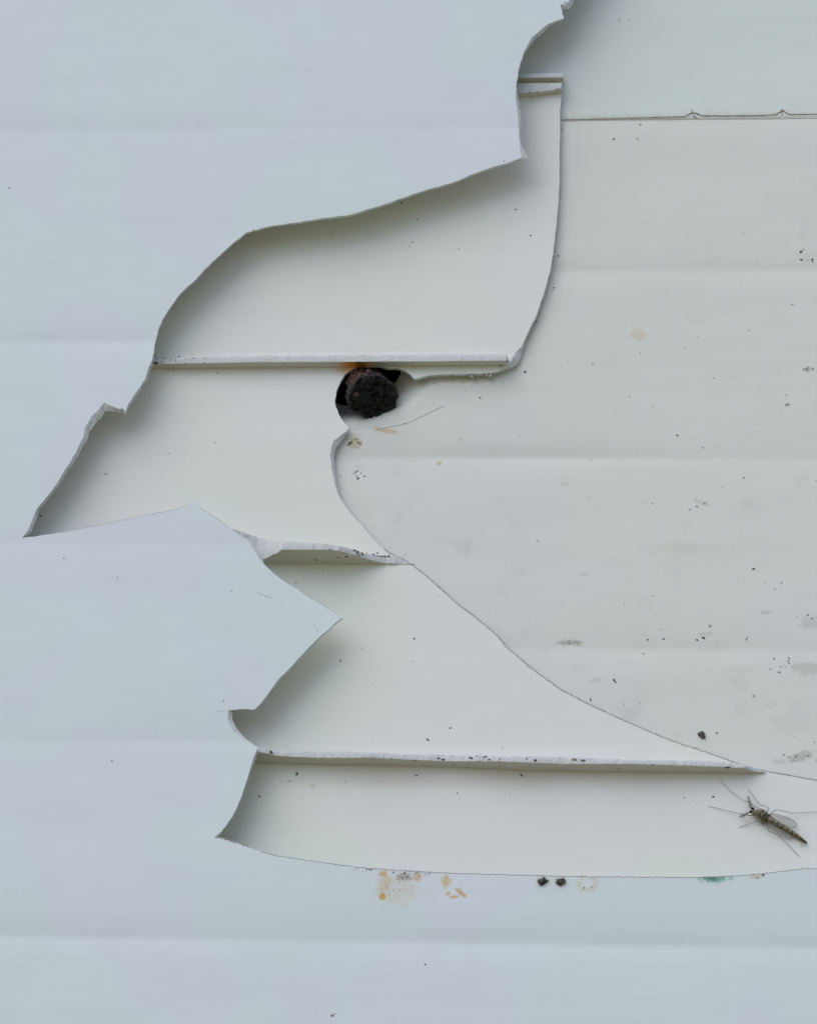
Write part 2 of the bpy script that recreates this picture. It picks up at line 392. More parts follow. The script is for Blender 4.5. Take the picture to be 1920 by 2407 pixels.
A = Buf()
oa = resample(A_OUT, 3.2, DA, .8, roughA)
sheet(A, oa, DA, TA, (-30000, 30000, GZ+200, 30000), dispA, A_R, 34, mback=7)
specks(A, [(22,440,2.6,0),(1174,375,2,1),(1185,378,2.6,0),(276,1359,2.4,1),(263,1789,3,1),(999,2267,2.8,0),(708,2211,2,2),(347,615,2,2),(381,657,2,2),(722,165,2.2,2),
 (526,1648,2.5,1),(1328,6,3,0),(780,2388,3.4,0,1.5,30),(786,2384,2,1,2,50),(545,1389,2.2,1,1.8,40),
 (924,2051,2.5,0),(951,2052,3.4,0),(958,2060,2.4,1),(945,2064,2.2,1),(905,2076,1.8,1),(909,2084,2,1),(911,2092,2,1),(924,2092,2,1),(940,2093,2,1),(915,2101,2,1),(1083,2088,2,1),
 (1373,2088,2.4,0),(1390,2087,2.2,0),(1793,2058,3.4,0,1.5,10),(1780,2065,2.4,1,3,5),(870,2045,3,1,2,10),(862,2044,2.4,3),
 (1358,2262,2,2),(1232,2082,1.8,2),(150,1312,2,2,3,0),(660,1416,2,2),(745,1480,2.2,2,1.6,30),(739,1470,2,2)], DA, dispA)
line(A, [(601,1388),(612,1396),(625,1402),(640,1405)], .8, 2, DA, dispA)
line(A, [(352,1690),(362,1710),(378,1738),(390,1752)], .3, 2, DA, dispA)
line(A, [(512,1674),(540,1671)], .5, 2, DA, dispA)
for i in range(26):
    x = random.uniform(820, 1010); line_y = 2040+(x-820)*.055
    blob(A, at(x, line_y+abs(random.gauss(0, 6)), DA-.2), random.uniform(.8, 1.7), 2+random.choice([1, 1, 3]))
for i in range(150):     # ragged crumbs along torn edges
    k = random.choice([(560, 700, 546, 522), (200, 300, 1003, 950), (320, 362, 915, 850), (510, 580, 1972, 1990)])
    t = random.random(); x = k[0]+(k[1]-k[0])*t; y = k[2]+(k[3]-k[2])*t
    f, b = min(oa, key=lambda q: (q[0].x-at(x, y, DA).x)**2+(q[0].z-at(x, y, DA).z)**2)
    p = f.lerp(b, random.random())+Vector((random.uniform(-2, 2), random.uniform(0, 8), random.uniform(-2, 2)))
    blob(A, p, random.uniform(.8, 1.9), 6 if random.random() < .7 else 3, flat=1.0)
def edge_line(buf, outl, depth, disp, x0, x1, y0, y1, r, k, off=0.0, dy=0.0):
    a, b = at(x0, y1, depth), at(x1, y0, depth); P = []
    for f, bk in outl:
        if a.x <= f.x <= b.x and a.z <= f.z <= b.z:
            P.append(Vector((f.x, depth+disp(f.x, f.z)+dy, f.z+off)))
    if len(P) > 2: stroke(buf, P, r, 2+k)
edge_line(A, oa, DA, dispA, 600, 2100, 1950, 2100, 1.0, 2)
edge_line(A, oa, DA, dispA, 110, 449, 1175, 1262, .5, 2)
edge_line(A, oa, DA, dispA, 453, 545, 1181, 1245, .5, 2)
edge_line(A, oa, DA, dispA, 637, 803, 1341, 1451, .5, 2)
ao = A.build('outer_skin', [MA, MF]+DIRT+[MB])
keep(ao, panel)

B = Buf()
B_R = [at(960, y, DB).z for y in (862, 1326, 1805)]
dispB0 = groove([at(960, 828, DB).z, at(960, 1180, DB).z], [1.0, .5], [8, 10])
def dispB(x, z): return dispB0(x, z)*.8
ob = resample(B_OUT, 3.4, DB, .7, None)
sheet(B, ob, DB, TB, (-3200, 4200, -3200, 3200), dispB, B_R+[at(960, 828, DB).z], 40)
specks(B, [(943,476,3.4,0),(959,463,3.4,0,2,20),(1077,463,2.4,1),(1212,492,3,0),(1202,511,1.8,1),(1247,553,3,0),(981,514,3.2,1,1.4,60),(969,569,2.8,1,1.8,20),(963,579,2.4,1),(781,561,2,1),(1079,584,2.6,2,1.8,10),
 (528,604,3,1),(572,609,2.4,2),(559,627,2,2),(787,851,3,0,2.4,-15),(249,1115,3.2,1,1.6,0),(96,1213,3.4,0,1.3,0),(398,1067,2.6,2),(505,1040,2.6,2),(421,838,3.2,0),(510,877,2.6,1),(1032,561,2,2),
 (973,1501,3.2,0),(800,1553,3,1,2,-40),(792,1562,2,2),(1005,1739,3.4,0,2,-50),(698,1820,4.2,0,1.7,60),(679,1837,3,2,2.2,-5),(610,1873,3.2,0),(811,1839,2.6,1),(889,1837,2.6,2),(979,1824,3.2,0,1.7,0),
 (1225,1823,3.8,0,1.7,-40),(1074,1864,2.8,1),(1198,1866,2,2),(1058,1712,3,0),(1180,1755,2.4,2),(1182,1762,2.2,2),(1608,1876,2.8,1),(1676,1874,3.2,0,1.5,10),(1883,1990,2.6,1),(850,1524,2.4,2),(696,1370,3.4,2),
 (740,1337,2.4,2),(760,1342,2.2,2),(1030,1400,2,2),(873,1610,2,2),(1280,1857,2,2),(430,1080,2,2),(690,1490,2,2)], DB, dispB)
for i in range(70):
    x = random.gauss(368, 20); y = random.gauss(870, 22)
    if x < 352: continue
    p = at(x, y, DB); blob(B, Vector((p.x, p.y-.3, p.z)), random.uniform(1, 1.9), 2+random.choice([1, 1, 2, 0]))
for i in range(40):      # crumbs hanging from the torn lower lip
    x = random.uniform(1000, 1190); f, b = min(ob, key=lambda q: abs(q[0].x-at(x, 880, DB).x)+abs(q[0].z-at(x, 880, DB).z))
    blob(B, f.lerp(b, random.random())+Vector((0, random.uniform(0, 10), random.uniform(-2, 1))), random.uniform(1, 2.6), random.choice([6, 6, 6, 3]), flat=.9)
for x, y in ((1109, 884), (1145, 881), (1153, 883)): blob(B, at(x, y, DB+3), 4, 6, R(60), 1.4, .8)
specks(B, [(1180,858,4.5,1),(1176,861,3,0),(1205,842,4,1),(1190,853,3,1)], DB-4, dispB)
for i in range(30):
    x = random.uniform(160, 1850); y = random.uniform(450, 2000)
    p = at(x, y, DB)
    if inside(np.array([(f.x, f.z) for f, b in ob]), np.array([[p.x, p.z]]))[0]: continue
    blob(B, Vector((p.x, p.y+dispB(p.x, p.z), p.z)), random.uniform(.8, 1.6), 2+random.choice([1, 2, 2, 3]))
edge_line(B, ob, DB, dispB, 850, 2050, 1235, 1870, 1.7, 2, 1.0)  # thin grey stroke along the diagonal break of the inner skin
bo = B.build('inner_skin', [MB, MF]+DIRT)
keep(bo, panel)

MR = plastic('shaded_rib_plastic', (.62, .605, .51), (.64, .62, .545), 0.15, (), 31.0)  # base darkened and yellowed to carry the shade under the ribs
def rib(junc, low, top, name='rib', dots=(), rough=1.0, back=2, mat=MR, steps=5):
    """broken stiffening rib: stands level on the inner skin; its torn front edge follows low/top"""
    bf = Buf(); xs = np.arange(junc[0][0], junc[-1][0]+.1, steps)
    prof = []
    for x in xs:
        zj = at(x, interp(junc, x), DB).z
        yl = interp(low, x)+noise.noise(Vector((x*.06, 3, 0)))*1.3*rough+noise.noise(Vector((x*.25, 9, 0)))*1.2*rough
        pl = at_z(x, yl, zj)
        dep = max(1.5, min(pl.y, DB-.6))
        wpx = max(1.5, interp(low, x)-interp(top, x))
        yt = interp(top, x)+noise.noise(Vector((x*.07, 6, 0)))*1.0*rough
        # top edge of the torn face at nearly the same depth, rising by the rib thickness
        X = pl.x
        pt = at(x, yt, dep+3)
        prof.append((Vector((X, DB+back, zj)), Vector((X, dep, zj)), Vector((X, dep+2*noise.noise(Vector((x*.1, 0, 2)))-.8, zj*.4+pt.z*.6)),
                     Vector((X, dep+3, max(pt.z, zj+1.0))), Vector((X, DB+back, max(pt.z, zj+1.0)))))
    n = len(prof)
    und = [q for p in prof for q in (p[0], p[1])]
    bf.add(und, [[2*i, 2*i+2, 2*i+3, 2*i+1] for i in range(n-1)], 0)
    cut = [q for p in prof for q in p[1:4]]
    bf.add(cut, [[3*i+k, 3*i+3+k, 3*i+4+k, 3*i+1+k] for i in range(n-1) for k in (0, 1)], 1)
    tp = [q for p in prof for q in (p[3], p[4])]
    bf.add(tp, [[2*i, 2*i+2, 2*i+3, 2*i+1] for i in range(n-1)], 0)
    for p in (prof[0], prof[-1]): bf.add(p, [[0, 1, 2, 3, 4]], 1, False)
    for d in dots:
        x, y, r, k = d[:4]; asp = d[4] if len(d) > 4 else 1.2; ang = R(d[5]) if len(d) > 5 else 0
        jy, ly = interp(junc, x), interp(low, x)
        if y > ly: p = at_z(x, y, at(x, jy, DB).z); blob(bf, p, r*.7, 2+k, ang, asp, .8)
        else:
            dep = min(at_z(x, ly, at(x, jy, DB).z).y, DB-.6); blob(bf, at(x, y, dep-.3), r*.72, 2+k, ang, asp, .5)
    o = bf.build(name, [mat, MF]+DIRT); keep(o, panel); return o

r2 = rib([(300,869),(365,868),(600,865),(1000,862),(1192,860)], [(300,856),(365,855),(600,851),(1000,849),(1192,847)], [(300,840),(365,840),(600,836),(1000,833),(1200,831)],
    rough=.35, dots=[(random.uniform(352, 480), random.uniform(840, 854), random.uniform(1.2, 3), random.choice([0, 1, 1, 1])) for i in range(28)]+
    [(366,853,5,0,2,0),(1193,850,4,1),(1080,849,2,1,3,0)], mat=plastic('shaded_rusty_rib_plastic', (.62, .605, .51), (.64, .62, .545), 0.0, [
    (at(840, 858, DB), 56, 60, RUST, .95, {'soft': .8, 'nz': None}), (at(850, 858, DB), 16, 40, RUSTD, .6, {'nz': None})], 22.0))  # same shade-darkened rib base, with rust stains by the nail
# second, flush strip that runs just above that rib
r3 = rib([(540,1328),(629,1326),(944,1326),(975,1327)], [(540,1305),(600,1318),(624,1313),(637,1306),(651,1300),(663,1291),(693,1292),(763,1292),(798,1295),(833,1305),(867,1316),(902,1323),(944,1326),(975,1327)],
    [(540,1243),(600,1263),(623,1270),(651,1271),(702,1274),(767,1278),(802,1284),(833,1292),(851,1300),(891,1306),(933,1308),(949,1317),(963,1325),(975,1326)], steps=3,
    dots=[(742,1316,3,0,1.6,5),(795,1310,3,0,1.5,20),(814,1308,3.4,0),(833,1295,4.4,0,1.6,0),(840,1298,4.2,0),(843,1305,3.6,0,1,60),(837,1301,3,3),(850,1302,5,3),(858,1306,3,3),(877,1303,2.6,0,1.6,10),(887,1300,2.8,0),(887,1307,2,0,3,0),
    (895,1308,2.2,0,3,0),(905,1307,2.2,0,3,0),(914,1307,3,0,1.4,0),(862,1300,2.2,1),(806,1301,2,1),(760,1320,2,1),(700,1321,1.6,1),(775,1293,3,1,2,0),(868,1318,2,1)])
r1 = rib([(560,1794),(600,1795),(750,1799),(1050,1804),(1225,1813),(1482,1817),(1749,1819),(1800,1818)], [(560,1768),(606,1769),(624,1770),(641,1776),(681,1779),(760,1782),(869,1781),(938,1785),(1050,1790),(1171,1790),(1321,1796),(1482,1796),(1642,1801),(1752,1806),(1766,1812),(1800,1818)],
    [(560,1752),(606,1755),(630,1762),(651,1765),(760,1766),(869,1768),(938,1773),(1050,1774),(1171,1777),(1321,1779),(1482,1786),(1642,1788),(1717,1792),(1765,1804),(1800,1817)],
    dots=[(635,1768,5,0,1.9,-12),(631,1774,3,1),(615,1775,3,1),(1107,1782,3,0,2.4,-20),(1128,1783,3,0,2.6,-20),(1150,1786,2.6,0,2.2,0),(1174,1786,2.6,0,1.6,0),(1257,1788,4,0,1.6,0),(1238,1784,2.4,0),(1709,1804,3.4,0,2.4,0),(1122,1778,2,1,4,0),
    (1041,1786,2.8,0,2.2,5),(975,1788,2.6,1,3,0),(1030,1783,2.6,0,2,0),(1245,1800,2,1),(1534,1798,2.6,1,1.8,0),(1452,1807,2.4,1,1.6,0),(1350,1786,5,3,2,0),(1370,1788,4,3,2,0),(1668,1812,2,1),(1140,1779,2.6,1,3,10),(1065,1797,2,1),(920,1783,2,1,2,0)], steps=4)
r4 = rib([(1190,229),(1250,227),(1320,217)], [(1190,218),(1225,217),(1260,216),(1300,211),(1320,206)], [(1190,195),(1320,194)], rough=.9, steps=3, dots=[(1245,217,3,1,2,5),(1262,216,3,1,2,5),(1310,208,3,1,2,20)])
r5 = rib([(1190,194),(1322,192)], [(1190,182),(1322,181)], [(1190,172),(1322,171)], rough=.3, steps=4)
for o in (r4, r5): o['label'] = 'short upper rib stub behind the torn outer skin'

# ------------------------------------------------------------------ backing panels
C_Y = [635, 1075, 1525]
C_R = [at(1600, y, DC).z for y in C_Y]
seamZ = lambda x: None
gC = groove(C_R, [3.6, 5.5, 3.8], [28, 26, 26])
CR = [(740,1020),(818,1014),(830,1017),(850,1015),(875,1012),(905,1006),(940,999),(965,992),(1000,975),(1045,953),(1060,944)]
CRW = [(at(x, y, DC).x, at(x, y, DC).z) for x, y in CR]
NX, NZ = at(800, 880, DC).x, at(800, 880, DC).z
def dent(x, z):
    zc = interp(CRW, x)
    if x < CRW[0][0]-60 or x > CRW[-1][0]+120 or z < zc: return 0
    e = sm(0, 5, z-zc)*(1-sm(.1, .75, (x-CRW[1][0])/(CRW[-1][0]-CRW[1][0])))*6
    r = math.hypot((x-NX)/240, (z-NZ)/150)
    return e+115*(1-sm(0, 1, r))*sm(0, 42, z-zc)
def dispC(x, z): return gC(x, z)+dent(x, z)
seam = at(1640, 279, DC).z
def axis(lo, hi, base, dense):
    s = set(np.round(np.arange(lo, hi, base), 3).tolist())
    for a, b, st in dense: s |= set(np.round(np.arange(a, b, st), 3).tolist())
    s = sorted(s); out = [s[0]]
    for v in s[1:]:
        if v-out[-1] > 1.2: out.append(v)
    return out
def grid(buf, xs, zs, depth, thick, disp, gone=None):
    nx, nz = len(xs), len(zs)
    vs = [Vector((x, depth+disp(x, z), z)) for z in zs for x in xs]
    fs = [[j*nx+i, j*nx+i+1, (j+1)*nx+i+1, (j+1)*nx+i] for j in range(nz-1) for i in range(nx-1)
          if not (gone and gone((xs[i]+xs[i+1])/2, (zs[j]+zs[j+1])/2))]
    buf.add(vs, fs, 0)
    # rounded edges and back
    per = [(i, 0) for i in range(nx)]+[(nx-1, j) for j in range(1, nz)]+[(i, nz-1) for i in range(nx-2, -1, -1)]+[(0, j) for j in range(nz-2, 0, -1)]
    P = [vs[j*nx+i] for i, j in per]; n = len(P)
    cx = (xs[0]+xs[-1])/2; cz = (zs[0]+zs[-1])/2
    rim = []
    for p in P:
        o = Vector((1.5 if p.x in (xs[-1],) else (-1.5 if p.x == xs[0] else 0), 0, 1.5 if p.z == zs[-1] else (-1.5 if p.z == zs[0] else 0)))
        rim += [p, p+o+Vector((0, 1.5, 0)), Vector((p.x+o.x, depth+thick, p.z+o.z))]
    buf.add(rim, [[i*3+k, i*3+k+1, ((i+1) % n)*3+k+1, ((i+1) % n)*3+k] for i in range(n) for k in (0, 1)], 0)
    if not gone: buf.add([rim[3*i+2] for i in range(n)], [list(range(n))], 0, False)
C = Buf()
x0, x1 = -3000, 4000
zl = at(850, 1080, DC).z; zh = at(850, 840, DC).z; xl = at(720, 950, DC).x; xh = at(1080, 950, DC).x
xs = axis(x0, x1, 60, [(xl, xh, 4)])
zs = [z for z in axis(-3000, seam-4, 60, [(zl, zh, 3)]+[(r-75, r+75, 5) for r in C_R]) if z < seam-4]+[seam-2]
def dispCl(x, z): return dispC(x, z)+2*max(0, 1-(seam-z)/8)**2 - 2.0*math.exp(-((seam-z-40)/45)**2)
HX, HZ = at(838, 874, DC+50).x, at(838, 874, DC+50).z
def gone(x, z):
    a = math.atan2(z-HZ, x-HX); k = 1+.08*noise.noise(Vector((math.cos(a)*2, math.sin(a)*2, 4)))
    return math.hypot((x-HX)/112, (z-HZ)/(64 if z > HZ else 56)) < k
grid(C, xs, zs, DC, 18, dispCl, gone)
specks(C, [(1322,305,3.2,1,1.5,50),(1442,326,4,2,1.8,10),(1498,326,3.4,2),(1505,292,3.4,2,1.8,0),(1882,591,5,0,1.2,30),(1888,586,3,1),(1883,609,3.4,0,1.6,0),(1897,610,1.6,1,3,-10),(1909,609,4.4,0,1.1,80),(1910,615,2.4,0),(1312,601,3.2,0,1.3,60),(1302,676,3,0),
 (1515,523,2.4,2),(1591,1022,3.2,0,1.3,0),(1651,1051,2.8,1),(1748,1122,3.4,1),(1771,1337,4,0,1.5,5),(1532,1182,2.8,2,1.6,0),(1655,1182,4,2),(1637,1190,3.4,2,1.8,0),(1621,1197,3.2,2,1.6,20),(1504,829,2.8,2),(1479,932,2.8,2),
 (1821,1385,3,1),(1836,1372,2.8,1),(1522,1503,3,0),(1559,1501,3.2,0),(1638,1504,3.2,0,1.5,-10),(1653,1499,4.2,0,1.4,-10),(1668,1472,3.6,1,1.4,0),(1754,1502,3,1,2,60),(1757,1496,2.4,1,1.4,60),(1819,1548,3,1,1.5,60),(1854,1547,2.6,1,2.6,-45),(1810,1573,2.6,1,1.6,10),
 (1443,1599,4,0,1.3,-40),(1446,1604,2.6,0),(1684,1723,3.2,0),(1021,902,3,1),(1234,875,4,0,1.5,35),(1128,936,3,0,1.3,0),(1299,680,2.8,1),(1260,756,3.2,1,1.4,70),(822,1042,4.2,0,1.2,50),(819,1046,3,0),(826,1040,3,0),(837,1033,2.6,0),(842,1040,3,0,1.5,-30),(847,1043,2.8,0,1.3,-50),
 (835,1110,2.6,0,2.4,-60),(840,1107,2.8,0),(841,1124,4,0,1.1,40),(838,1119,2,0,2,-60),(856,1119,3,0),(830,1113,2.4,1),(848,1112,2.2,1),(800,1119,2.4,1),(1080,1033,2.8,2,1.5,80),(953,998,2.6,1),(1093,918,2.6,2,1,0),(1512,1180,2,2),(1535,1400,2.6,2,1.6,0),
 (1512,1535,3,2,1.5,-30),(1831,1580,4,2,1.6,-15),(1503,1651,2.6,2),(1771,1635,4,2),(1914,1745,3,1),(1386,1170,2,2),(1640,790,2.4,2),(1862,715,3,2,2,0),(1393,855,3.2,2,1.4,0),(1848,928,3,2),(1850,950,5,2,2,10),(1187,1521,2.6,1),(1250,1575,2.8,0),(1388,1646,3.2,0,1.4,-30),(1399,1662,2.6,1)], DC, dispCl)
for i in range(60):
    x = random.uniform(1100, 1930); y = random.triangular(320, 1830, 1500); p = at(x, y, DC)
    blob(C, Vector((p.x, p.y+dispCl(p.x, p.z), p.z)), random.uniform(.8, 1.8), 2+random.choice([2, 2, 2, 1, 3]))
for i in range(34):      # gritty smudges
    cx, cy, s = random.choice([(1345, 1510, 16), (1880, 1780, 20), (1850, 1560, 22), (1898, 866, 10), (1900, 1455, 16)])
    p = at(random.gauss(cx, s), random.gauss(cy, s*.35), DC); blob(C, Vector((p.x, p.y+dispCl(p.x, p.z), p.z)), random.uniform(1, 2.6), 2+random.choice([1, 2, 2, 3]))
line(C, [(880,1012),(905,1006),(940,999),(965,992),(1000,975),(1042,955)], .5, 2, DC-.7, gC)
line(C, [(940,1313),(958,1300)], .6, 2, DC, dispCl)
for i in range(40):
    t = random.random(); x = 900+t*70; p = at(x, interp(CR, x)+abs(random.gauss(0, 5))+2, DC); blob(C, Vector((p.x, p.y+dispCl(p.x, p.z-3)*.3, p.z)), random.uniform(.8, 2), 2+random.choice([1, 1, 3, 2]))
c1 = C.build('backing_panel', [MC, MF]+DIRT)
tag(c1, 'grimy off-white backing panel below the thin brown seam, behind the rusty nail', 'backing panel', 'white backing panels behind the hole')
E = Buf()
xs = axis(x0, x1, 60, [])
zs = [seam]+[z for z in axis(seam+4, 3000, 40, [(seam+4, seam+60, 6)])]
gU = groove([], [], [])
def dispU(x, z): return gU(x, z)-2.5+2*max(0, 1-(z-seam)/8)**2
grid(E, xs, zs, DC, 18, dispU)
specks(E, [(1455,47,3.2,2,1.6,80),(1478,46,2.8,2),(1690,205,2,2),(1560,180,1.8,2)], DC, dispU)
# grime line caught in the seam with its two little whiskered tufts
def sy(x): return interp([(1320,281),(1560,274),(1610,273),(1624,263),(1634,264),(1650,271),(1800,270),(1826,267),(1838,258),(1850,266),(1860,268),(1930,267)], x)
line(E, [(x, sy(x)) for x in range(1320, 1960, 7)], 1.1, 3, DC-3, lambda x, z: 0)
for pts in ([(1624,254),(1627,266),(1632,279)], [(1618,270),(1626,263),(1642,267)], [(1628,264),(1640,268),(1645,267)], [(1638,278),(1630,271)], [(1838,254),(1838,272)], [(1826,267),(1838,259),(1852,266)], [(1832,263),(1838,256),(1845,262)]):
    line(E, pts, 1.3, 1, DC-2, lambda x, z: 0)
specks(E, [(1642,268,3.2,0),(1838,259,3,1),(1745,271,1.6,3),(1570,274,1.8,3),(1627,262,2.6,1)], DC-2, lambda x, z: 0)
c2 = E.build('backing_panel', [MCU, MF]+DIRT)
tag(c2, 'clean white backing panel above the thin brown seam at the upper right of the hole', 'backing panel', 'white backing panels behind the hole')

# near-black added board behind everything, keeps the nail hole dark
def filler():
    n = NT('dark_filler'); g = n.noise(.02, 5, .6, stretch=(.15, 1, 1))
    return n.done(n.mix(n.ramp(g, .3, .7), (.016, .012, .009), (.035, .025, .018)), .9, n.math('MULTIPLY', g, 6.0))
K = Buf(); xs = axis(x0, x1, 200, []); zs = axis(-3000, 3000, 200, [])
grid(K, xs, zs, DC+170, 400, lambda x, z: 3*noise.noise(Vector((x*.004, z*.02, 0))))
tag(K.build('dark_backdrop', [filler()]), 'dark timber board added to darken the black gap round the rusty nail', 'backdrop')

# ------------------------------------------------------------------ rusty nail
n = NT('rusty_iron')
r1n = n.noise(.05, 6, .7, seed=2); r2n = n.noise(.14, 5, .7, seed=5); r3n = n.noise(.03, 2, .5, seed=8)
colr = n.mix(n.ramp(r1n, .5, .7), (.004, .004, .005), (.014, .013, .014))
colr = n.mix(n.math('MULTIPLY', n.ramp(r3n, .60, .70), n.ramp(r2n, .5, .65)), colr, (.08, .03, .015))
colr = n.spot(at(842, 940, DB), 7, 6, (.26, .11, .05), colr, .8, nz=r2n)
NMAT = n.done(colr, .42, n.math('ADD', n.math('MULTIPLY', r1n, 14.0), n.math('MULTIPLY', r2n, 9.0)), spec=.7)
n = NT('rusty_iron_shank')
r1n = n.noise(.06, 6, .7, seed=12); r2n = n.noise(.16, 5, .7, seed=15)
colr = n.mix(n.ramp(r1n, .42, .62), (.012, .010, .010), (.07, .035, .024))
colr = n.mix(n.ramp(r2n, .62, .70), colr, (.30, .15, .09))
SMAT = n.done(colr, .7, n.math('ADD', n.math('MULTIPLY', r1n, 8.0), n.math('MULTIPLY', r2n, 4.0)), spec=.4)
hc = at(875, 932, DB-6); bc = at(855, 897, DB+70)
ax = (hc-bc).normalized()
hx = (RT-ax*RT.dot(ax)).normalized(); hy = ax.cross(hx).normalized()
if hy.dot(UP) < 0: hy = -hy
def rad(a):       # outline of the corroded head, seen from the front (a from +hx towards +hy)
    d = math.degrees(a) % 360
    tab = [(0,61),(20,58),(45,54),(70,53),(90,56),(115,57),(140,58),(165,61),(180,62),(200,60),(225,56),(250,55),(270,54),(285,56),(300,56),(318,63),(330,65),(345,63),(360,61)]
    return interp(tab, d)
def nz3(p, s, seed): return noise.fractal(p*s+Vector((seed, 0, 0)), 1.0, 2.0, 4)
NA = 120
def loft(buf, rings):
    m = len(rings)
    buf.add([p for r in rings for p in r], [[j*NA+i, j*NA+(i+1) % NA, (j+1)*NA+(i+1) % NA, (j+1)*NA+i] for j in range(m-1) for i in range(NA)], 0)
S = Buf(); rings = []
for j in range(26):
    t = j/25; c = bc.lerp(hc, t*.92); ring = []
    for i in range(NA):
        a = 2*math.pi*i/NA; r = rad(a)*(.80+.14*t); p = c+(hx*math.cos(a)+hy*math.sin(a))*r
        p += (hx*math.cos(a)+hy*math.sin(a))*(nz3(p, .05, 3)*7+nz3(p, .16, 7)*2.5)
        ring.append(p)
    rings.append(ring)
loft(S, rings)
Hd = Buf(); rings = []
prof = [(-14, .86), (-11, .97), (-5, 1.0), (0, 1.0), (4, .975)]+[(5+3*(1-(k/18)**2), k/18*.955) for k in range(18, 0, -1)]+[(8, .004)]
for j, (h, k) in enumerate(prof):
    ring = []
    for i in range(NA):
        a = 2*math.pi*i/NA; d = hx*math.cos(a)+hy*math.sin(a); p = hc+d*rad(a)*k+ax*h
        q = p-hc; lx, ly = q.dot(hx), q.dot(hy)
        e = nz3(p, .045, 21)*6+nz3(p, .13, 25)*6+nz3(p, .3, 29)*3.5
        e += -abs(noise.noise(Vector((lx*.06, ly*.12, 4))))*7
        if h > 0:      # curved crack down the right of the face, and the loose flake beside it
            cx = 22+9*math.sin((ly+20)/34)-(8 if ly < -20 else 0)
            e -= 9*math.exp(-((lx-cx)/2.6)**2)*sm(48, 30, abs(ly))
            if ly < -8 and lx > cx+3: e += 3-0.12*(lx-cx)
            e -= 5*math.exp(-((ly-32+lx*.15)/2.5)**2)*sm(44, 22, abs(lx))
            p += ax*e*min(1, (1-k)*12+.35)
        p += d*(nz3(p, .07, 33)*5+nz3(p, .2, 37)*2)*min(1, k*1.6)
        ring.append(p)
    rings.append(ring)
loft(Hd, rings)
nail = empty('rusty_nail', bc*U)
tag(nail, 'thick black corroded nail stub poking through the hole under the middle rib', 'nail')
keep(S.build('shank', [SMAT]), nail); keep(Hd.build('head', [NMAT]), nail)
FL = Buf()     # flakes of scale on the upper left side
for i in range(55):
    a = R(random.gauss(125, 30)); t = random.uniform(.3, .95); c = bc.lerp(hc, t)
    d = hx*math.cos(a)+hy*math.sin(a); p = c+d*(rad(a)*(.82+.13*t)+1)
    blob(FL, p, random.uniform(1.2, 3.6), 0, random.uniform(0, 3), random.uniform(1, 2), .7, .6)
fo = FL.build('rust_flakes', [plain('rust_scale', (.20, .10, .065), .8, .7, .1)]); keep(fo, nail)

# ------------------------------------------------------------------ midge
def SK(px, py, h): return at(px, py, DB-h*.8)     # h above the inner skin
nodes = []; edges = []; rads = []
def chain(pts, start=None):
    prev = start
    for p, r in pts:
        nodes.append(p); rads.append(r); i = len(nodes)-1
        if prev is not None: edges.append((prev, i))
        prev = i
    return prev
body = [(SK(1767,1906,15), (6.5, 6)), (SK(1773,1908,14.5), (4.5, 4.5)), (SK(1779,1911,16), (9, 9.5)), (SK(1788,1916,17), (11.5, 12)), (SK(1797,1921,16), (10.5, 10)), (SK(1804,1925,14.5), (7, 7)),
        (SK(1815,1932,13), (7.6, 6.5)), (SK(1829,1940,12), (7.8, 6.5)), (SK(1843,1948,11), (7.4, 6)), (SK(1857,1956,10), (7, 5.6)), (SK(1870,1964,9), (6, 5)), (SK(1882,1973,8), (4.8, 4)), (SK(1891,1979,7.5), (3.6, 3)), (SK(1897,1983,7), (1.8, 1.6))]
chain(body)
LR = .72
def leg(root, pts):
    chain([(SK(x, y, h), (LR*k, LR*k)) for x, y, h, k in pts], root)
leg(3, [(1795,1906,14,1.5),(1802,1908,16,1.2),(1791,1903,18,1.05),(1779,1899,18,1),(1764,1890,14,1),(1741,1878,9,.9),(1719,1862,5,.75),(1704,1847,3,.65),(1690,1830,1.2,.5)])
leg(2, [(1766,1917,12,1.3),(1754,1917,13,1),(1743,1914,12,.95),(1715,1908,8,.85),(1687,1901,4,.7),(1664,1895,1.2,.5)])
leg(4, [(1803,1912,12,1.5),(1804,1905,13,1.2),(1808,1901,15,1.1),(1803,1897,14,1),(1785,1892,12,1),(1773,1875,7,.9),(1758,1854,1.2,.6)])
leg(5, [(1811,1914,13,1.5),(1818,1908,18,1.2),(1826,1904,22,1.1),(1842,1907,17,1),(1859,1912,11,1),(1888,1911,6,.85),(1922,1908,3,.7),(1940,1906,1.2,.5)])
leg(3, [(1789,1930,12,2),(1795,1939,8,1.9),(1787,1935,9,1.2),(1777,1931,10,1.1),(1760,1937,6,1),(1736,1946,1.2,.6)])
leg(4, [(1799,1934,13,1.6),(1802,1944,13,1.4),(1806,1953,13,1.1),(1820,1960,11,1),(1832,1966,10,1.2),(1837,1971,9,1),(1857,1990,5,.85),(1879,2015,1.2,.6)])
me = bpy.data.meshes.new('tmp'); SCL = .01
me.from_pydata([tuple(p*SCL) for p in nodes], edges, [])
tmp = bpy.data.objects.new('tmp', me); COL.objects.link(tmp)
md = tmp.modifiers.new('skin', 'SKIN'); md.use_smooth_shade = True
for v, r in zip(me.skin_vertices[0].data, rads): k = 1.1 if r[0] > 1.7 else 1; v.radius = (r[0]*SCL*k, r[1]*SCL*k)
me.skin_vertices[0].data[3].use_root = True
sb = tmp.modifiers.new('sub', 'SUBSURF'); sb.levels = 2; sb.render_levels = 2
dg = bpy.context.evaluated_depsgraph_get(); ev = tmp.evaluated_get(dg); m2 = bpy.data.meshes.new_from_object(ev)
vs = [v.co/SCL for v in m2.vertices]; fs = [list(p.vertices) for p in m2.polygons]
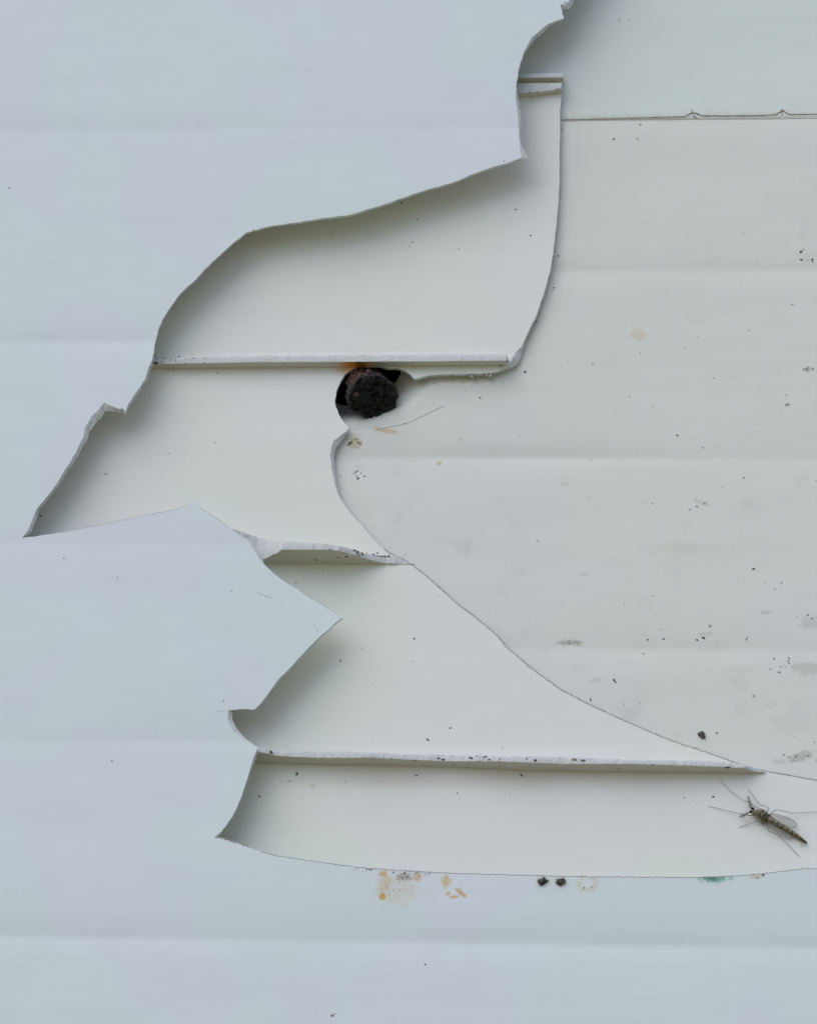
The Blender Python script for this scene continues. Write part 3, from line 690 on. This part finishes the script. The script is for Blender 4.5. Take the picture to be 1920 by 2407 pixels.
bpy.data.objects.remove(tmp); bpy.data.meshes.remove(me); bpy.data.meshes.remove(m2)
axis_pts = [p for p, r in body]
cum = [0]
for a, b in zip(axis_pts, axis_pts[1:]): cum.append(cum[-1]+(b-a).length)
fm = []
for f in fs:
    c = sum((vs[i] for i in f), Vector())/len(f); best = (1e9, 0, 0)
    for k, (a, b) in enumerate(zip(axis_pts, axis_pts[1:])):
        d = b-a; t = max(0, min(1, (c-a).dot(d)/d.dot(d))); q = a+d*t; L = (c-q).length
        if L < best[0]:
            side = (c-q).dot(d.cross(Vector((0, 1, 0))).normalized()); best = (L, cum[k]+t*d.length, side)
    L, s_, side = best
    if L > 16 or (L > 12 and s_ > cum[5]): fm.append(3); continue
    if s_ < cum[1]+1: fm.append(0)
    elif s_ < cum[5]: fm.append(2 if abs(side) < 1.3 else 0 if abs(side) < 4.2 else 1 if abs(side) < 6 else 0 if abs(side) < 9 else 2)
    else:
        q = (s_-cum[5])/(cum[-1]-cum[5])
        if q > .8: fm.append(0)
        else: fm.append(0 if (q*8.5+.25*noise.noise(c*.3)) % 1 < .26+.35*q+.3*noise.noise(c*.25) else (1 if abs(side) > 3 else 2))
def chitin(name, c, s=0): return plain(name, c, .5, .35, .12, .5, 1.2)
MMAT = [chitin('midge_dark', (.10, .08, .045)), chitin('midge_brown', (.20, .17, .10)), chitin('midge_tan', (.33, .28, .17)), chitin('midge_leg', (.26, .24, .19))]
base = SK(1795, 1925, 0)
mg = empty('midge', base*U); tag(mg, 'slender grey-brown midge with long thin legs resting on the plastic at the lower right', 'midge')
keep(mesh_obj('body', vs, fs, MMAT, fm), mg)
def wing(out, h0, h1, veins):
    bf = Buf(); P = []
    for i, (x, y) in enumerate(out):
        t = i/(len(out)-1); t = 1-abs(2*t-1); P.append(SK(x, y, h0+(h1-h0)*t))
    c = sum(P, Vector())/len(P); k = len(P); off = Vector((0, .25, 0))
    bf.add(P+[c], [[i, (i+1) % k, k] for i in range(k)], 0); bf.add([p+off for p in P]+[c+off], [[(i+1) % k, i, k] for i in range(k)], 0)
    stroke(bf, P+[P[0]], .55, 1)
    for v in veins: stroke(bf, [SK(x, y, h0+(h1-h0)*.6) for x, y in v], .45, 1)
    return bf
n = NT('wing_membrane'); n.bs.inputs['Alpha'].default_value = .22
WM = n.done((.45, .43, .36), .35, spec=.5)
WV = plain('wing_vein', (.22, .20, .15))
w1 = wing([(1806,1914),(1820,1914),(1840,1919),(1857,1924),(1868,1932),(1873,1940),(1870,1945),(1858,1946),(1840,1939),(1822,1928)], 19, 9, [[(1808,1916),(1835,1922),(1862,1933)], [(1832,1921),(1852,1924),(1866,1932)]])
w2 = wing([(1800,1932),(1808,1942),(1820,1953),(1834,1963),(1848,1971),(1858,1972),(1863,1968),(1852,1957),(1832,1944),(1814,1934)], 17, 6, [[(1802,1932),(1825,1950),(1852,1967)], [(1804,1934),(1828,1946),(1856,1964)]])
for b in (w1, w2): keep(b.build('wing', [WM, WV]), mg)
for tip, bend in (((1758,1874), (1764,1893)), ((1740,1921), (1756,1913))):
    bf = Buf(); p0 = SK(1766, 1906, 17); p1 = SK(*bend, 20); p2 = SK(*tip, 16); P = []
    for i in range(13):
        t = i/12; P.append(p0*(1-t)**2+p1*2*t*(1-t)+p2*t*t)
    stroke(bf, P, .9, 0)
    for i in range(2, 12):
        d = (P[i]-P[i-1]).normalized()
        for s in range(11):
            e = (d*random.uniform(.5, 1.1)+Vector((random.uniform(-1, 1), random.uniform(-.8, .5), random.uniform(-1, 1)))*.75).normalized()
            stroke(bf, [P[i], P[i]+e*random.uniform(6, 12)], .42, 0, 3)
    keep(bf.build('antenna', [chitin('midge_antenna', (.15, .13, .09))]), mg)
for x, y in ((1764, 1909), (1769, 1901)):
    bf = Buf(); blob(bf, SK(x, y, 17), 3.4, 0, 0, 1, 1, .05); keep(bf.build('eye', [plain('midge_eye', (.02, .02, .02), .3)]), mg)

# ------------------------------------------------------------------ loose crumbs
def crumb(x, y, r, depth, disp, mat, label, parts=3, rough=.6):
    bf = Buf(); p = at(x, y, depth); p.y += disp(p.x, p.z)
    for i in range(parts):
        q = p+Vector((random.uniform(-.4, .4)*r, -.25*r, random.uniform(-.4, .4)*r))
        blob(bf, q, r*random.uniform(.6, .9), 0, random.uniform(0, 3), random.uniform(1, 1.3), .6, rough)
    o = bf.build('dirt_crumb', [mat]); tag(o, label, 'dirt crumb', 'crumbs of dirt stuck to the plastic')
MK = plain('black_dirt', (.07, .07, .068), .45, .6, .15, .6, 3)
crumb(1273, 2075, 8, DA, dispA, MK, 'ragged black crumb of dirt under the bottom break, left one of the close pair', 4, .9)
crumb(1318, 2073, 8.5, DA, dispA, MK, 'rounder black crumb of dirt under the bottom break, right one of the close pair', 3, .5)
crumb(1652, 1729, 9, DC, dispCl, plain('grey_crumb', (.16, .155, .14)), 'small round grey crumb of dirt on the grimy backing above the midge', 2, .25)
